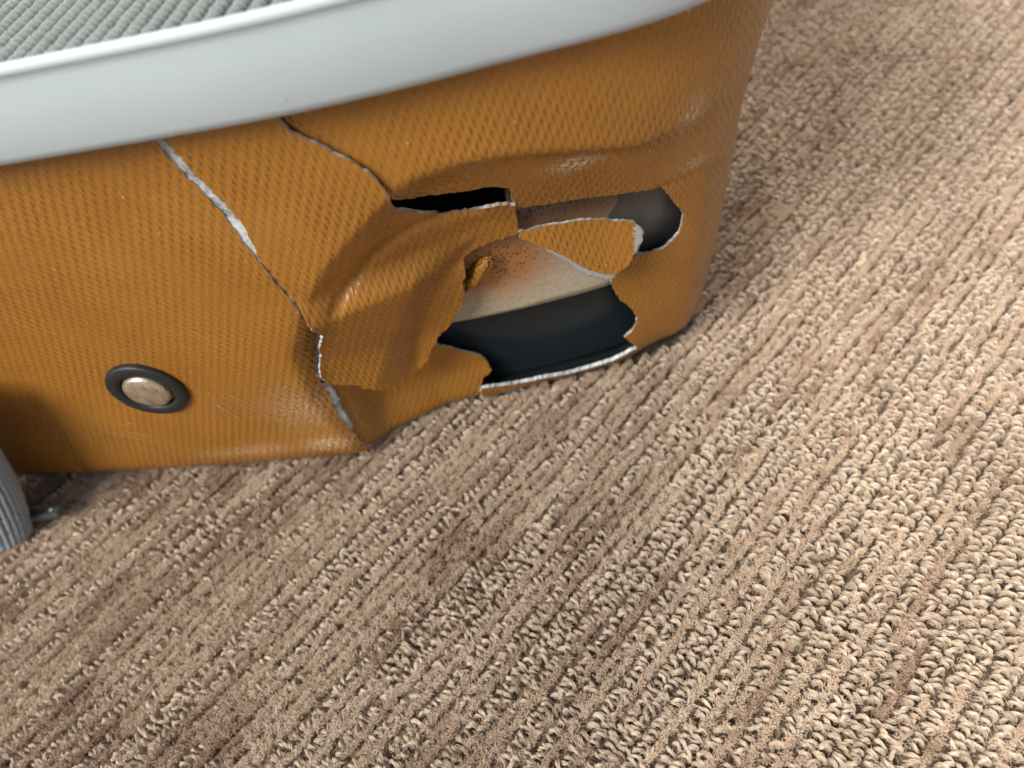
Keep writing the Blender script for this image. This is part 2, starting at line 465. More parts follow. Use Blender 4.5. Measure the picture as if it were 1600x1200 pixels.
OUT = {
    "crease": [[0.10865, 0.094], [0.11719, 0.09578], [0.12884, 0.09501], [0.14112, 0.09112]],
    "grooves": [[[[0.0506, 0.10693], [0.03973, 0.10951], [0.03286, 0.10965], [0.02565, 0.10748], [0.0182, 0.10342], [0.01111, 0.09775], [0.00583, 0.09411], [0.0021, 0.09023]], 0.0018, 0.0017], [[[0.04361, 0.08849], [0.0364, 0.08446], [0.02953, 0.07893], [0.02307, 0.06966], [0.01693, 0.05652], [0.01096, 0.04271]], 0.0022, 0.0032]],
    "pocket": [[0.6, 0.14278], [0.2, 0.14078], [0.13421, 0.13078], [0.12611, 0.12471], [0.11448, 0.12188], [0.09732, 0.12206], [0.08079, 0.12677], [0.06503, 0.13066], [0.05232, 0.13199], [0.04044, 0.13062], [0.03136, 0.12652], [0.02105, 0.11919], [0.00817, 0.10889], [-0.00632, 0.09282], [-0.01933, 0.07211], [-0.0236, 0.04644], [-0.02083, 0.012], [-0.01683, -0.02]],
    "curl": [[0.04378, 0.08986], [0.01178, 0.03943]],
    "A_edge": [[-0.01599, 0.15337], [-0.01523, 0.14698], [-0.0134, 0.13986], [-0.01153, 0.13215], [-0.01089, 0.12489], [-0.01066, 0.11962], [-0.0099, 0.11402], [-0.00929, 0.10744], [-0.00812, 0.1012], [-0.00747, 0.09301], [-0.01039, 0.07636], [-0.0155, 0.06565], [-0.01862, 0.05691], [-0.01866, 0.0522], [-0.01906, 0.04698], [-0.01974, 0.03891], [-0.01958, 0.03175], [-0.01932, 0.02581], [-0.01732, 0.004], [-0.01632, -0.005]],
    "B": [[-0.01708, 0.166], [-0.01308, 0.1544], [-0.01188, 0.14875], [-0.01015, 0.14121], [-0.00822, 0.13527], [-0.00725, 0.12838], [-0.00752, 0.12293], [-0.00837, 0.11684], [-0.00777, 0.10916], [-0.00675, 0.10225], [-0.00531, 0.09515], [-0.00412, 0.08347], [-0.01023, 0.07132], [-0.01377, 0.06181], [-0.0137, 0.05689], [-0.00917, 0.053], [-0.00512, 0.04963], [-0.00517, 0.04824], [0.00073, 0.04222], [0.00418, 0.0384], [0.00649, 0.03921], [0.00943, 0.03981], [0.01293, 0.03995], [0.01641, 0.04286], [0.0178, 0.04568], [0.02069, 0.04941], [0.02349, 0.05305], [0.02825, 0.05603], [0.03146, 0.05967], [0.03572, 0.06479], [0.03828, 0.07173], [0.03928, 0.0763], [0.04146, 0.0811], [0.04175, 0.08523], [0.04441, 0.08696], [0.04873, 0.08994], [0.05532, 0.09081], [0.06085, 0.09093], [0.0618, 0.09145], [0.0624, 0.09809], [0.06294, 0.10488], [0.05836, 0.10673], [0.05062, 0.10633], [0.04176, 0.10893], [0.03573, 0.11562], [0.03253, 0.11961], [0.03193, 0.12429], [0.03288, 0.12834], [0.03238, 0.13126], [0.03145, 0.13422], [0.03017, 0.13701], [0.02788, 0.13998], [0.02626, 0.14201], [0.02408, 0.14414], [0.02206, 0.14655], [0.02016, 0.14802], [0.01857, 0.14976], [0.01691, 0.15098], [0.01593, 0.15357], [0.01293, 0.166]],
    "C": [[0.01282, 0.166], [0.01582, 0.15275], [0.01712, 0.15042], [0.01895, 0.14881], [0.0214, 0.14635], [0.02405, 0.14343], [0.02706, 0.14037], [0.02905, 0.13786], [0.0307, 0.13519], [0.03192, 0.1316], [0.03251, 0.12846], [0.0326, 0.12443], [0.03565, 0.12102], [0.04387, 0.11792], [0.05266, 0.11595], [0.05811, 0.11554], [0.06254, 0.11305], [0.06233, 0.1047], [0.06411, 0.10185], [0.06957, 0.10087], [0.07548, 0.10038], [0.08539, 0.099], [0.09599, 0.09747], [0.1055, 0.09572], [0.11171, 0.09467], [0.11423, 0.09076], [0.11602, 0.08815], [0.11884, 0.08382], [0.12147, 0.07943], [0.12122, 0.07644], [0.12076, 0.07259], [0.11857, 0.06991], [0.11499, 0.06695], [0.10924, 0.06593], [0.10245, 0.06672], [0.09669, 0.0637], [0.09232, 0.05968], [0.0907, 0.05614], [0.09118, 0.05185], [0.09326, 0.04635], [0.09786, 0.04041], [0.10073, 0.03479], [0.10081, 0.03053], [0.09811, 0.02751], [0.09382, 0.02515], [0.0986, 0.01908], [0.10604, 0.00908], [0.10804, 0.004], [0.11004, -0.02], [0.42, -0.02], [0.42, 0.166]],
    "D": [[0.06188, 0.09418], [0.06699, 0.0941], [0.07407, 0.09363], [0.08107, 0.09267], [0.08816, 0.09098], [0.09333, 0.08917], [0.09869, 0.0874], [0.09948, 0.08651], [0.09828, 0.07969], [0.09693, 0.07518], [0.09547, 0.07309], [0.09291, 0.07127], [0.08931, 0.07002], [0.08407, 0.07216], [0.0802, 0.07515], [0.07574, 0.08022], [0.07126, 0.08446], [0.06677, 0.08814], [0.06178, 0.0919]],
    "tape": [[0.0986, 0.08671], [0.10067, 0.08529], [0.10174, 0.08314], [0.10107, 0.07998], [0.09969, 0.07839], [0.09839, 0.07579], [0.09655, 0.07576]],
    "tape2": [[0.06737, 0.0871], [0.07332, 0.08177], [0.0788, 0.07643], [0.08575, 0.07174], [0.09129, 0.06911], [0.08994, 0.06641], [0.08612, 0.06705], [0.08203, 0.06965], [0.07822, 0.07314], [0.07531, 0.07752], [0.07116, 0.0817]],
    "K1": [[-0.01697, 0.15498], [-0.01647, 0.14721], [-0.01508, 0.13937], [-0.01324, 0.13161], [-0.01259, 0.12406], [-0.01227, 0.11825], [-0.01101, 0.11323], [-0.00945, 0.11248], [-0.00751, 0.1216], [-0.00737, 0.12692], [-0.00805, 0.13382], [-0.01016, 0.14025], [-0.01195, 0.14786], [-0.0125, 0.15413]],
    "K2": [[-0.00854, 0.09883], [-0.00871, 0.09322], [-0.01199, 0.07644], [-0.01673, 0.0667], [-0.01998, 0.05727], [-0.0181, 0.05331], [-0.01401, 0.0626], [-0.00919, 0.07315], [-0.0071, 0.0908], [-0.00769, 0.09978]],
    "K3": [[-0.01908, 0.05394], [-0.02045, 0.0474], [-0.02123, 0.0386], [-0.02116, 0.03187], [-0.02067, 0.02603], [-0.01841, 0.02479], [-0.01787, 0.03236], [-0.01758, 0.04146], [-0.01699, 0.04762]],
    "K4": [[0.01503, 0.15396], [0.01777, 0.14823], [0.02339, 0.14253], [0.02798, 0.13758], [0.03104, 0.13145], [0.03134, 0.12565], [0.03395, 0.1253], [0.03388, 0.13193], [0.03185, 0.13741], [0.02771, 0.14281], [0.02243, 0.14791], [0.01746, 0.15378]],
    "E": [[-0.01502, 0.06089], [-0.01864, 0.04613], [-0.01929, 0.0397], [-0.01936, 0.03248], [-0.01919, 0.02442], [-0.02032, 0.02481], [-0.02032, -0.02], [0.02971, -0.02], [0.02921, 0.002], [0.02871, 0.01114], [0.0309, 0.01503], [0.03567, 0.01767], [0.03455, 0.02261], [0.03209, 0.02591], [0.01708, 0.03647], [0.00937, 0.04601], [-0.0057, 0.05772]],
    "G": [[0.02678, -0.05], [0.02878, -0.005], [0.02978, 0.01371], [0.03078, 0.01771], [0.03298, 0.01772], [0.04937, 0.01404], [0.06865, 0.0117], [0.08585, 0.01316], [0.09787, 0.01577], [0.11015, 0.01324], [0.11615, 0.00924], [0.11815, -0.05]],
    "burr": [[0.04, 0.06885], [0.04463, 0.0731], [0.04948, 0.07996]],
    "stud": [-0.07743, 0.064],
    "scuffA": [[-0.02953, 0.02161, 0.009, 0.004, 1.0], [-0.02985, 0.0435, 0.012, 0.012, 0.45], [-0.05953, 0.02161, 0.02, 0.003, 0.5]],
    "scuffC": [[0.08081, 0.11751, 0.007, 0.0022, 1.0], [0.11452, 0.12223, 0.004, 0.006, 0.7], [0.12216, 0.10044, 0.005, 0.003, 0.6]],
    "scratch": [[[-0.06018, 0.05551], [-0.05338, 0.03928], 16.0, 0.004], [[-0.05253, 0.05899], [-0.05, 0.04077], 10.0, 0.005], [[-0.04164, 0.04225], [-0.03869, 0.02005], 8.0, 0.008], [[-0.11076, 0.04688], [-0.09115, 0.03203], 7.0, 0.006]]}
set_lines(OUT["pocket"], OUT["curl"], OUT["crease"], OUT["grooves"])

def jag(poly, closed=True, step=0.0011, amp=0.00022, seed=1, skip=None):
    """subdivide an outline and roughen it like torn plastic"""
    r = np.random.default_rng(seed)
    poly = np.asarray(poly, float)
    out = []
    n = len(poly)
    for i in range(n if closed else n - 1):
        a, b = poly[i], poly[(i + 1) % n]
        L = np.hypot(*(b - a))
        k = max(1, int(L / step)) if not (skip and skip(a, b)) else max(1, int(L / 0.004))
        nn = np.array([-(b - a)[1], (b - a)[0]]) / max(L, 1e-9)
        for j in range(k):
            q = a + (b - a) * j / k
            if not (skip and skip(a, b)) and not (j == 0 and L > 0.02):
                q = q + nn * r.normal(0, amp) * (0.3 if j == 0 else 1)
            out.append(q)
    return np.array(out)

def sheet(name, outline, piece, mats, parent, grid=0.0019, holes=(), thickness=0.0011, seed=1, skip=None, amp=0.00022, scuffs=()):
    """a torn piece of the moulded shell: outline in (s, v), triangulated finely, bent onto the shell, given thickness"""
    ol = jag(outline, seed=seed, skip=skip, amp=amp)
    loops = [ol] + [jag(h, seed=seed + 9 + i, amp=amp) for i, h in enumerate(holes)]
    verts, edges, base = [], [], 0
    for lp in loops:
        n = len(lp)
        verts += [tuple(p) for p in lp]
        edges += [(base + i, base + (i + 1) % n) for i in range(n)]
        base += n
    lo, hi = ol.min(0), ol.max(0)
    gs, gv = np.meshgrid(np.arange(lo[0], hi[0], grid), np.arange(lo[1], hi[1], grid), indexing='ij')
    gs[:, ::2] += grid * 0.5
    g = np.stack([gs.ravel(), gv.ravel()], 1)
    g = g[inside(g, ol)]
    for h in loops[1:]:
        g = g[~inside(g, h)]
    allp = np.vstack(loops)
    # keep grid points off the outline
    keep = np.ones(len(g), bool)
    cell = {}
    for p in allp:
        cell.setdefault((int(p[0] // grid), int(p[1] // grid)), []).append(p)
    for i, q in enumerate(g):
        cx, cy = int(q[0] // grid), int(q[1] // grid)
        for dx in (-1, 0, 1):
            for dy in (-1, 0, 1):
                for p in cell.get((cx + dx, cy + dy), ()):
                    if (p[0] - q[0]) ** 2 + (p[1] - q[1]) ** 2 < (0.45 * grid) ** 2:
                        keep[i] = False
    g = g[keep]
    pts = [Vector((float(a) * 100, float(b) * 100)) for a, b in np.vstack([allp, g])]
    res = delaunay_2d_cdt(pts, edges, [], 1 if not holes else 4, 1e-7)
    P = np.array([[p[0] / 100, p[1] / 100] for p in res[0]])
    F = np.array([f for f in res[2] if len(f) == 3])
    cen = P[F].mean(1)
    ok = inside(cen, ol)
    for h in loops[1:]:
        ok &= ~inside(cen, h)
    F = F[ok]
    # orient so that normals point out of the case
    a, b, c = P[F[:, 0]], P[F[:, 1]], P[F[:, 2]]
    cr = (b - a)[:, 0] * (c - a)[:, 1] - (b - a)[:, 1] * (c - a)[:, 0]
    F[cr < 0] = F[cr < 0][:, ::-1]
    X = surf(P[:, 0], P[:, 1], piece)
    o = mesh_obj(name, X, F, mats, parent, uv=P * 1000)
    at = o.data.attributes.new("scuff", 'FLOAT', 'POINT')
    sv = np.zeros(len(P))
    for (cs, cv, rs, rv, k) in scuffs:
        sv = np.maximum(sv, k * np.exp(-(((P[:, 0] - cs) / rs) ** 2 + ((P[:, 1] - cv) / rv) ** 2)))
    at.data.foreach_set("value", sv.astype(np.float32))
    if thickness:
        md = o.modifiers.new("thickness", 'SOLIDIFY')
        md.thickness = thickness
        md.offset = -1
        md.use_rim = True
        if len(mats) > 1:
            md.material_offset_rim = 1
            md.material_offset = 2
        dg = bpy.context.evaluated_depsgraph_get()
        me2 = bpy.data.meshes.new_from_object(o.evaluated_get(dg))
        o.modifiers.clear()
        o.data = me2
        me2.name = name
        # broken edges stay crisp: rim faces flat, their border sharp
        mi = np.empty(len(me2.polygons), dtype=np.int32)
        me2.polygons.foreach_get("material_index", mi)
        me2.polygons.foreach_set("use_smooth", mi != 1)
        ef = {}
        for p in me2.polygons:
            for ek in p.edge_keys:
                ef.setdefault(ek, set()).add(p.material_index)
        for e in me2.edges:
            if len(ef.get(e.key, ())) > 1:
                e.use_edge_sharp = True
    return o

# ------------------------------------------------------------------ suitcase
suitcase = empty("suitcase", (-0.1, 0.15, 0.0))
tag(suitcase, "open orange hard-shell suitcase half with a smashed wheel corner lying on the carpet", "suitcase")
suitcase_parts = []
def child(o, label=None):
    o.parent = suitcase
    o.matrix_parent_inverse = Matrix.Translation((0.1, -0.15, 0.0))
    if label: o["label"] = label
    return o

SH = [M_SHELL, M_FRACT, M_BLACK]
VTOP = 0.166
SMIN = -0.40
SMAX = 0.42
VBOT = -0.02

def natural(a, b):               # moulded borders, hidden under the rim or beneath the case: not torn
    return (a[1] > 0.158 and b[1] > 0.158) or (a[1] < -0.005 and b[1] < -0.005) or (abs(a[0] - b[0]) < 1e-6 and (a[0] < SMIN + .01 or a[0] > SMAX - .01))

k1 = [tuple(p) for p in OUT["A_edge"]]                   # from the rim down to the bottom
A = [(SMIN, VTOP), (SMIN, VBOT), (k1[-1][0] + 0.004, VBOT)] + k1[::-1] + [(k1[0][0] - 0.006, VTOP)]
child(sheet("side_panel", A, "A", SH, None, seed=3, skip=natural, scuffs=OUT["scuffA"]), "long side of the shell left of the white crack, with a round foot stud")
child(sheet("cracked_panel", OUT["B"], "B", SH, None, grid=0.0013, seed=4, skip=natural), "loose dented middle piece of the shell between two cracks")
child(sheet("corner_panel", OUT["C"], "C", SH, None, grid=0.0017, seed=5, skip=natural, scuffs=OUT["scuffC"]), "rounded corner of the shell with a jagged hole torn below it")
child(sheet("torn_tab", OUT["D"], "D", SH, None, grid=0.0012, seed=6, amp=0.00016), "small torn tongue of shell across the hole")
child(sheet("lower_fragment", OUT["E"], "E", SH, None, grid=0.0013, seed=7, skip=natural), "pointed shell fragment at the bottom left of the hole")
for key in ("K1", "K2", "K3"):
    child(sheet("exposed_core", OUT[key], "K", [M_CORE], None, grid=0.0014, seed=15, thickness=0.0007))
child(sheet("bottom_panel", OUT["G"], "G", [M_SHELL, M_CORE, M_BLACK], None, grid=0.003, seed=8, skip=natural, thickness=0.0014), "shell bottom under the hole, black inside with a pale broken edge")

# the inside of the bottom: a black tray that the hole looks down into
def sweep_panel(name, s0, s1, v0, v1, piece, mat, ns, nv, thickness, uvscale=1000, notch=None):
    ss = np.linspace(s0, s1, ns); vv = np.linspace(v0, v1, nv)
    S, V = np.meshgrid(ss, vv, indexing='ij')
    if notch:
        k = sstep((S - notch[0]) / 0.003)
        V = v0 + (V - v0) * (k + (1 - k) * (notch[1] - v0) / (v1 - v0))
    X = surf(S.ravel(), V.ravel(), piece)
    o = mesh_obj(name, X, grid_faces(ns, nv), [mat], None, uv=np.stack([S.ravel(), V.ravel()], 1) * uvscale)
    md = o.modifiers.new("thickness", 'SOLIDIFY'); md.thickness = thickness; md.offset = -1
    return o

fx = np.linspace(-0.34, 0.020, 42); fy = np.linspace(0.180, 0.46, 30)
tray = []
for x in fx:
    for y in fy:
        tray.append((x, max(y, float(np.interp(x, _px[:_i0 + 290], _py[:_i0 + 290])) + 0.040), 0.0045 + 0.0009 * math.sin(x * 40) + 0.0012 * math.sin(y * 55 + x * 12) + (0.0016 if (int((y - 0.172) / 0.022) % 2) else 0)))
child(mesh_obj("inner_tray", tray, grid_faces(len(fx), len(fy)), M_BLACK), "black plastic inside the bottom of the shell")

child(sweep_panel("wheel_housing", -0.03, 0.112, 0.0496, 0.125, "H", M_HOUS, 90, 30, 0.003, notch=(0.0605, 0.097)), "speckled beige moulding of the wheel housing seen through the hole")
child(sweep_panel("inner_plate", 0.094, 0.150, 0.045, 0.128, "P", M_GREYPL, 30, 24, 0.0018), "dark grey plastic plate at the right of the hole")
# black backing wall further in, so that the case is not empty behind the moulding
wall = []
ws = np.linspace(-0.30, 0.30, 90); wv = np.linspace(0.0, 0.165, 12)
S, V = np.meshgrid(ws, wv, indexing='ij')
x, y, th = plan(S.ravel())
oo = 0.036
wall = np.stack([x - np.sin(th) * oo, y + np.cos(th) * oo, V.ravel() + 0.003], 1)
child(mesh_obj("inner_wall", wall, grid_faces(90, 12), M_BLACK), "black lining board behind the shell")

# curled orange burr on the moulding, a film remnant by the tab
def blob(name, centre, ax, radii, mat, nu=22, nv=12, rough=0.18, seed=0):
    ax = [np.array(a, float) / np.linalg.norm(a) for a in ax]
    V_, r = [], np.random.default_rng(seed)
    for i in range(nu):
        for j in range(nv):
            t = 2 * math.pi * i / nu; p = math.pi * (j + 0.02) / (nv - 0.96)
            k = 1 + rough * float(vnoise(i * 0.7, j * 0.7, seed)) 
            q = (math.sin(p) * math.cos(t) * radii[0] * ax[0] + math.sin(p) * math.sin(t) * radii[1] * ax[1] + math.cos(p) * radii[2] * ax[2]) * k
            V_.append(np.array(centre) + q)
    return mesh_obj(name, V_, grid_faces(nu, nv, True), mat, uv=[(v[0] * 1000, v[2] * 1000) for v in V_])

hb = OUT["burr"]
bp = np.array([surf(a, b, "H")[0] for a, b in hb])
dirv = bp[-1] - bp[0]
child(blob("plastic_burr", bp.mean(0) + np.array([0, -0.0025, 0.0005]), [np.cross(dirv, (0, 1, 0)), (0, 1, 0), dirv], (0.0025, 0.0022, np.linalg.norm(dirv) * 0.58), M_SHELL, rough=0.35, seed=4), "curl of orange plastic on the beige moulding")
child(sheet("film_scrap", OUT["tape2"], "D2", [M_TAPE], None, grid=0.0012, seed=13, thickness=0.0004), "ragged grey film along the lower edge of the tab")
child(sheet("film_scrap", OUT["tape"], "D", [M_TAPE], None, grid=0.0012, seed=12, thickness=0.0004), "scrap of torn grey film beside the tab")

# rim frame: a satin profile that caps the mouth of the shell
RIMZ = 0.1575
prof = []
def arcp(cx, cz, r, a0, a1, n):
    for i in range(n + 1):
        a = math.radians(a0 + (a1 - a0) * i / n)
        prof.append((cx + r * math.cos(a), cz + r * math.sin(a)))
prof.append((-0.004, RIMZ + 0.004))
prof.append((0.000, RIMZ + 0.0005))
arcp(0.0032, RIMZ + 0.0042, 0.0042, 250, 350, 9)        # rounded lower lip
prof += [(0.0078, RIMZ + 0.008), (0.0080, RIMZ + 0.012), (0.0077, RIMZ + 0.016), (0.0072, RIMZ + 0.0192)]
arcp(0.0064, RIMZ + 0.0218, 0.0012, -50, 85, 7)         # rounded edge along the top
prof += [(0.0058, RIMZ + 0.0232), (0.0050, RIMZ + 0.0230), (0.0046, RIMZ + 0.0222), (0.0043, RIMZ + 0.012), (0.0040, RIMZ)]
ss = np.concatenate([np.arange(-0.41, 0.0, 0.006), np.arange(0.0, 0.2, 0.0025), np.arange(0.2, 0.5, 0.008)])
x, y, th = plan(ss)
rv = []
for i in range(len(ss)):
    grow = 0.004 * float(sstep((ss[i] - 0.06) / 0.06))
    for (o, z) in prof:
        o = o + grow
        rv.append((x[i] + math.sin(th[i]) * o, y[i] - math.cos(th[i]) * o, z))
rim = child(mesh_obj("rim_frame", rv, grid_faces(len(ss), len(prof)), M_RIM), "pale blue-grey frame around the mouth of the shell")

# corded fabric inside the rim: every cord a string of wound beads
FZ = 0.1745
bead_me = None
bu, bvv = 8, 5
bV, bF = [], []
for i in range(bu):
    for j in range(bvv):
        t = 2 * math.pi * i / bu; p = math.pi * (j + 0.02) / (bvv - 0.96)
        bV.append((math.sin(p) * math.cos(t), math.sin(p) * math.sin(t), math.cos(p)))
bF = grid_faces(bu, bvv, True)
bV = np.array(bV)
def beads(name, centres, rot, scales, mat):
    """many small wound stitches joined into one mesh; rot (N,3,3), scales (N,3)"""
    n = len(centres)
    V_ = np.einsum('nij,nkj->nki', rot, bV[None] * scales[:, None, :]) + centres[:, None, :]
    F_ = (np.array(bF)[None] + (np.arange(n) * len(bV))[:, None, None]).reshape(-1, 4)
    return mesh_obj(name, V_.reshape(-1, 3), F_, mat)

FD = np.array([0.1083, 0.9941])                   # direction of the cords on the fabric (x, y)
FN = np.array([-FD[1], FD[0]])
cen, rots, scs = [], [], []
CP, BP = 0.00500, 0.00214
for i in range(-60, 40):
    for j in range(-30, 70):
        p = FD * (j * BP + (i % 2) * 0.0003) + FN * i * CP + np.array([-0.11, 0.165]) + rng.normal(0, 0.00007, 2)
        if not (-0.36 < p[0] < 0.012): continue
        yb = float(np.interp(p[0], _px[:_i0 + 250], _py[:_i0 + 250])) + max(0.0, p[0]) * 0.5
        if not (yb - 0.0042 < p[1] < yb + 0.140): continue
        cen.append((p[0], p[1], FZ + 0.0006 * math.sin(p[0] * 60) + rng.normal(0, 0.00005) - 0.0005 * ((p[1] - yb) / 0.034)))
        a = math.atan2(FD[1], FD[0]) + math.radians(-70) + rng.normal(0, 0.08)
        ca, sa = math.cos(a), math.sin(a)
        rots.append(((ca, -sa, 0), (sa, ca, 0), (0, 0, 1)))
        scs.append((CP * 0.40 * rng.uniform(0.9, 1.1), BP * 0.46 * rng.uniform(0.9, 1.1), BP * 0.95))
fab = child(beads("corded_fabric", np.array(cen), np.array(rots), np.array(scs), M_FABRIC), "pale grey corded fabric just inside the rim")
tag(fab, kind="stuff")
lx = np.linspace(-0.40, 0.028, 44)
lv = []
for x0 in lx:
    yb = float(np.interp(x0, _px[:_i0 + 250], _py[:_i0 + 250])) if x0 < 0.0 else float(np.interp(x0, _px, _py))
    for k in range(16):
        q = k / 15
        lv.append((x0, yb - 0.0042 + 0.27 * q, FZ - 0.0012 - 0.004 * q - 0.03 * sstep((q - 0.6) / 0.4) + 0.0008 * math.sin(x0 * 90 + q * 30)))
child(mesh_obj("lining_cloth", lv, grid_faces(44, 16), M_LINING), "dark lining cloth under the corded fabric")

# foot stud on the side panel
stud_c = surf(*OUT["stud"], "A")[0]
stud = empty("foot_stud", (0, 0, 0))
child(stud, "round black foot stud with a scratched metal cap")
def lathe(name, prof, centre, axis, mat, n=56, parent=None, wob=0.0):
    ax = Vector(axis).normalized()
    q = ax.to_track_quat('Z', 'Y').to_matrix()
    V_ = []
    for i in range(n):
        t = 2 * math.pi * i / n
        for (r, h) in prof:
            k = 1 + wob * float(vnoise(i * 0.5, r * 900, 3))
            V_.append(Vector(centre) + q @ Vector((r * k * math.cos(t), r * k * math.sin(t), h)))
    o = mesh_obj(name, V_, grid_faces(n, len(prof), True), mat)
    if parent: o.parent = parent
    return o
nrm = (0.0, -1.0, 0.0)
ringp = [(0.0131, -0.002), (0.0135, 0.0002), (0.0136, 0.0012), (0.0134, 0.0018), (0.0128, 0.0022), (0.0110, 0.0024), (0.0096, 0.0023), (0.0091, 0.0017), (0.0087, 0.0004), (0.0086, -0.001), (0.003, -0.0012), (0.0001, -0.0012)]
capp = [(0.0080, -0.0008), (0.0081, 0.0010), (0.0078, 0.0022), (0.0070, 0.0029), (0.0050, 0.0032), (0.0025, 0.0034), (0.00005, 0.0034)]
ring = lathe("stud_ring", ringp, stud_c, nrm, M_RING, parent=stud, wob=0.006)
cap = lathe("stud_cap", capp, stud_c, nrm, M_ZINC, parent=stud, wob=0.01)
for o in (ring, cap):
    o.matrix_parent_inverse = stud.matrix_parent_inverse.inverted() @ suitcase.matrix_parent_inverse if False else Matrix.Identity(4)

# scratches: fine pale hairs of scraped plastic lying on the shell
M_SCR = mat_yarn("scraped_plastic", (0.50, 0.28, 0.09), (0.72, 0.50, 0.24), (0.45, 0.22, 0.05), 0.0)
def scratches(name, lines, piece, rad):
    P_, n_, r_ = [], [], []
    for ln in lines:
        ln = np.asarray(ln)
        q = surf(ln[:, 0], ln[:, 1], piece)
        q = q + np.array([0, -0.00012, 0])
        P_.append(q); n_.append(len(q))
        k = np.sin(np.linspace(0.15, math.pi - 0.1, len(q)))
        r_.append(rad * k * rng.uniform(0.5, 1.1))
    return hair_obj(name, np.vstack(P_), n_, np.concatenate(r_), rng.uniform(0.0, 1, len(n_)), M_SCR)
lines = []
for (c0, c1, n, spread) in OUT["scratch"]:
    c0 = np.array(c0); c1 = np.array(c1)
    for k in range(int(n)):
        j0 = c0 + rng.normal(0, spread * 0.45, 2); j1 = c1 + rng.normal(0, spread, 2)
        t = np.linspace(rng.uniform(0, 0.35), rng.uniform(0.6, 1), 6)[:, None]
        lines.append(j0 + (j1 - j0) * t + np.array([0.0006, 0.0004]) * np.sin(t * 3) * rng.normal())
sc = child(scratches("scratch_marks", lines, "A", 0.00007), "fine golden scratches on the shell right of the stud")
tag(sc, kind="stuff")

# ------------------------------------------------------------------ grey knitted band with a black plastic rod
BX, BY = -0.2879, 0.1275
band = empty("knitted_band", (BX, BY, 0.0))
tag(band, "blue-grey ribbed knitted band at the left edge of the photo, in front of the suitcase", "band")
cen, rots, scs = [], [], []
RX, RY, HB = 0.030, 0.010, 0.085
core = []
NA, NZ = 40, 12
def band_pt(a, q):
    """a angle round the band, q 0..1 up the band"""
    bul = 1 + 0.10 * math.sin(math.pi * min(1, q * 1.1)) - 0.16 * q * q
    return np.array([math.cos(a) * RX * bul + 0.046 * q, math.sin(a) * RY * bul + 0.004 * q, 0.0005 + HB * q])
for i in range(NA):
    for j in range(NZ):
        core.append(band_pt(2 * math.pi * i / NA, j / (NZ - 1)) * np.array([0.96, 0.96, 1]))
o = mesh_obj("band_core", core, grid_faces(NA, NZ, True), M_KNITIN); o.parent = band
nrib = 96
for i in range(nrib):
    a0 = 2 * math.pi * i / nrib
    rib_deep = 1.0 if i % 2 else 0.985
    for j in range(84):
        q = (j + 0.5 * (i % 2)) / 84
        p0 = band_pt(a0, q); p1 = band_pt(a0 + 0.01, q); p2 = band_pt(a0, q + 0.01)
        tu = (p1 - p0); tu /= np.linalg.norm(tu); tv = (p2 - p0); tv /= np.linalg.norm(tv)
        nn = np.cross(tu, tv)
        sl = 0.6 if i % 2 else -0.6
        e1 = tu * math.cos(sl) + tv * math.sin(sl); e2 = np.cross(nn, e1)
        cen.append(p0 * np.array([rib_deep, rib_deep, 1]) + rng.normal(0, 0.00008, 3))
        rots.append(np.stack([e1, e2, nn], 1)); scs.append((0.00120, 0.00055, 0.00070))
o = beads("knit_stitches", np.array(cen), np.array(rots), np.array(scs), M_KNIT); o.parent = band
tag(o, kind="stuff")
# rod
rodA, rodB = [[-0.2613, 0.1308], [-0.2386, 0.1317]]
ra = np.array([rodA[0] - BX, rodA[1] - BY, 0.0085]); rb = np.array([rodB[0] - BX, rodB[1] - BY, 0.0090])
dr = (rb - ra); L = np.linalg.norm(dr); dr /= L
sd = np.cross((0, 0, 1), dr); sd /= np.linalg.norm(sd); up = np.cross(dr, sd)
secs = []
hw = 0.0023
cs = [(-1, -0.7), (-0.8, -1), (0.8, -1), (1, -0.7), (1, 0.7), (0.8, 1), (0.12, 1), (0.0, 0.82), (-0.12, 1), (-0.8, 1), (-1, 0.7)]
ts = [0, 0.5, 0.94, 1.0]
for t_ in ts:
    k = 0.93 if t_ == 1.0 else 1.0
    for (a, b) in cs:
        secs.append(ra + dr * L * t_ + sd * a * hw * k + up * b * hw * 0.85 * k)
F_ = grid_faces(len(ts), len(cs))
F_ += [(i * len(cs) + len(cs) - 1, (i + 1) * len(cs) + len(cs) - 1, (i + 1) * len(cs), i * len(cs)) for i in range(len(ts) - 1)]
F_ += [tuple(range((len(ts) - 1) * len(cs), len(ts) * len(cs)))]
M_ROD = mat_plastic("black_green_rod", (0.045, 0.055, 0.055), (0.075, 0.09, 0.088), 0.3, 300.0, 0.1)
rod = mesh_obj("plastic_rod", secs, F_, M_ROD, smooth=False); rod.parent = band
sparkle = []
fl = blob("rod_sparkle", rb - dr * 0.003 + up * hw * 0.9, [dr, sd, up], (0.0011, 0.0009, 0.00035), M_FRACT, 10, 6, 0.5, 9)  # white sparkle at the rod's end, a highlight built as a pale blob
fl.parent = band

# ------------------------------------------------------------------ carpet
BZ = -0.0038
carpet = mesh_obj("carpet", [(-1.6, -1.2, BZ), (1.8, -1.2, BZ), (1.8, 2.2, BZ), (-1.6, 2.2, BZ)], [(0, 1, 2, 3)], M_BACK)
tag(carpet, "beige and brown ribbed carpet with loop and cut pile", "carpet", "structure")

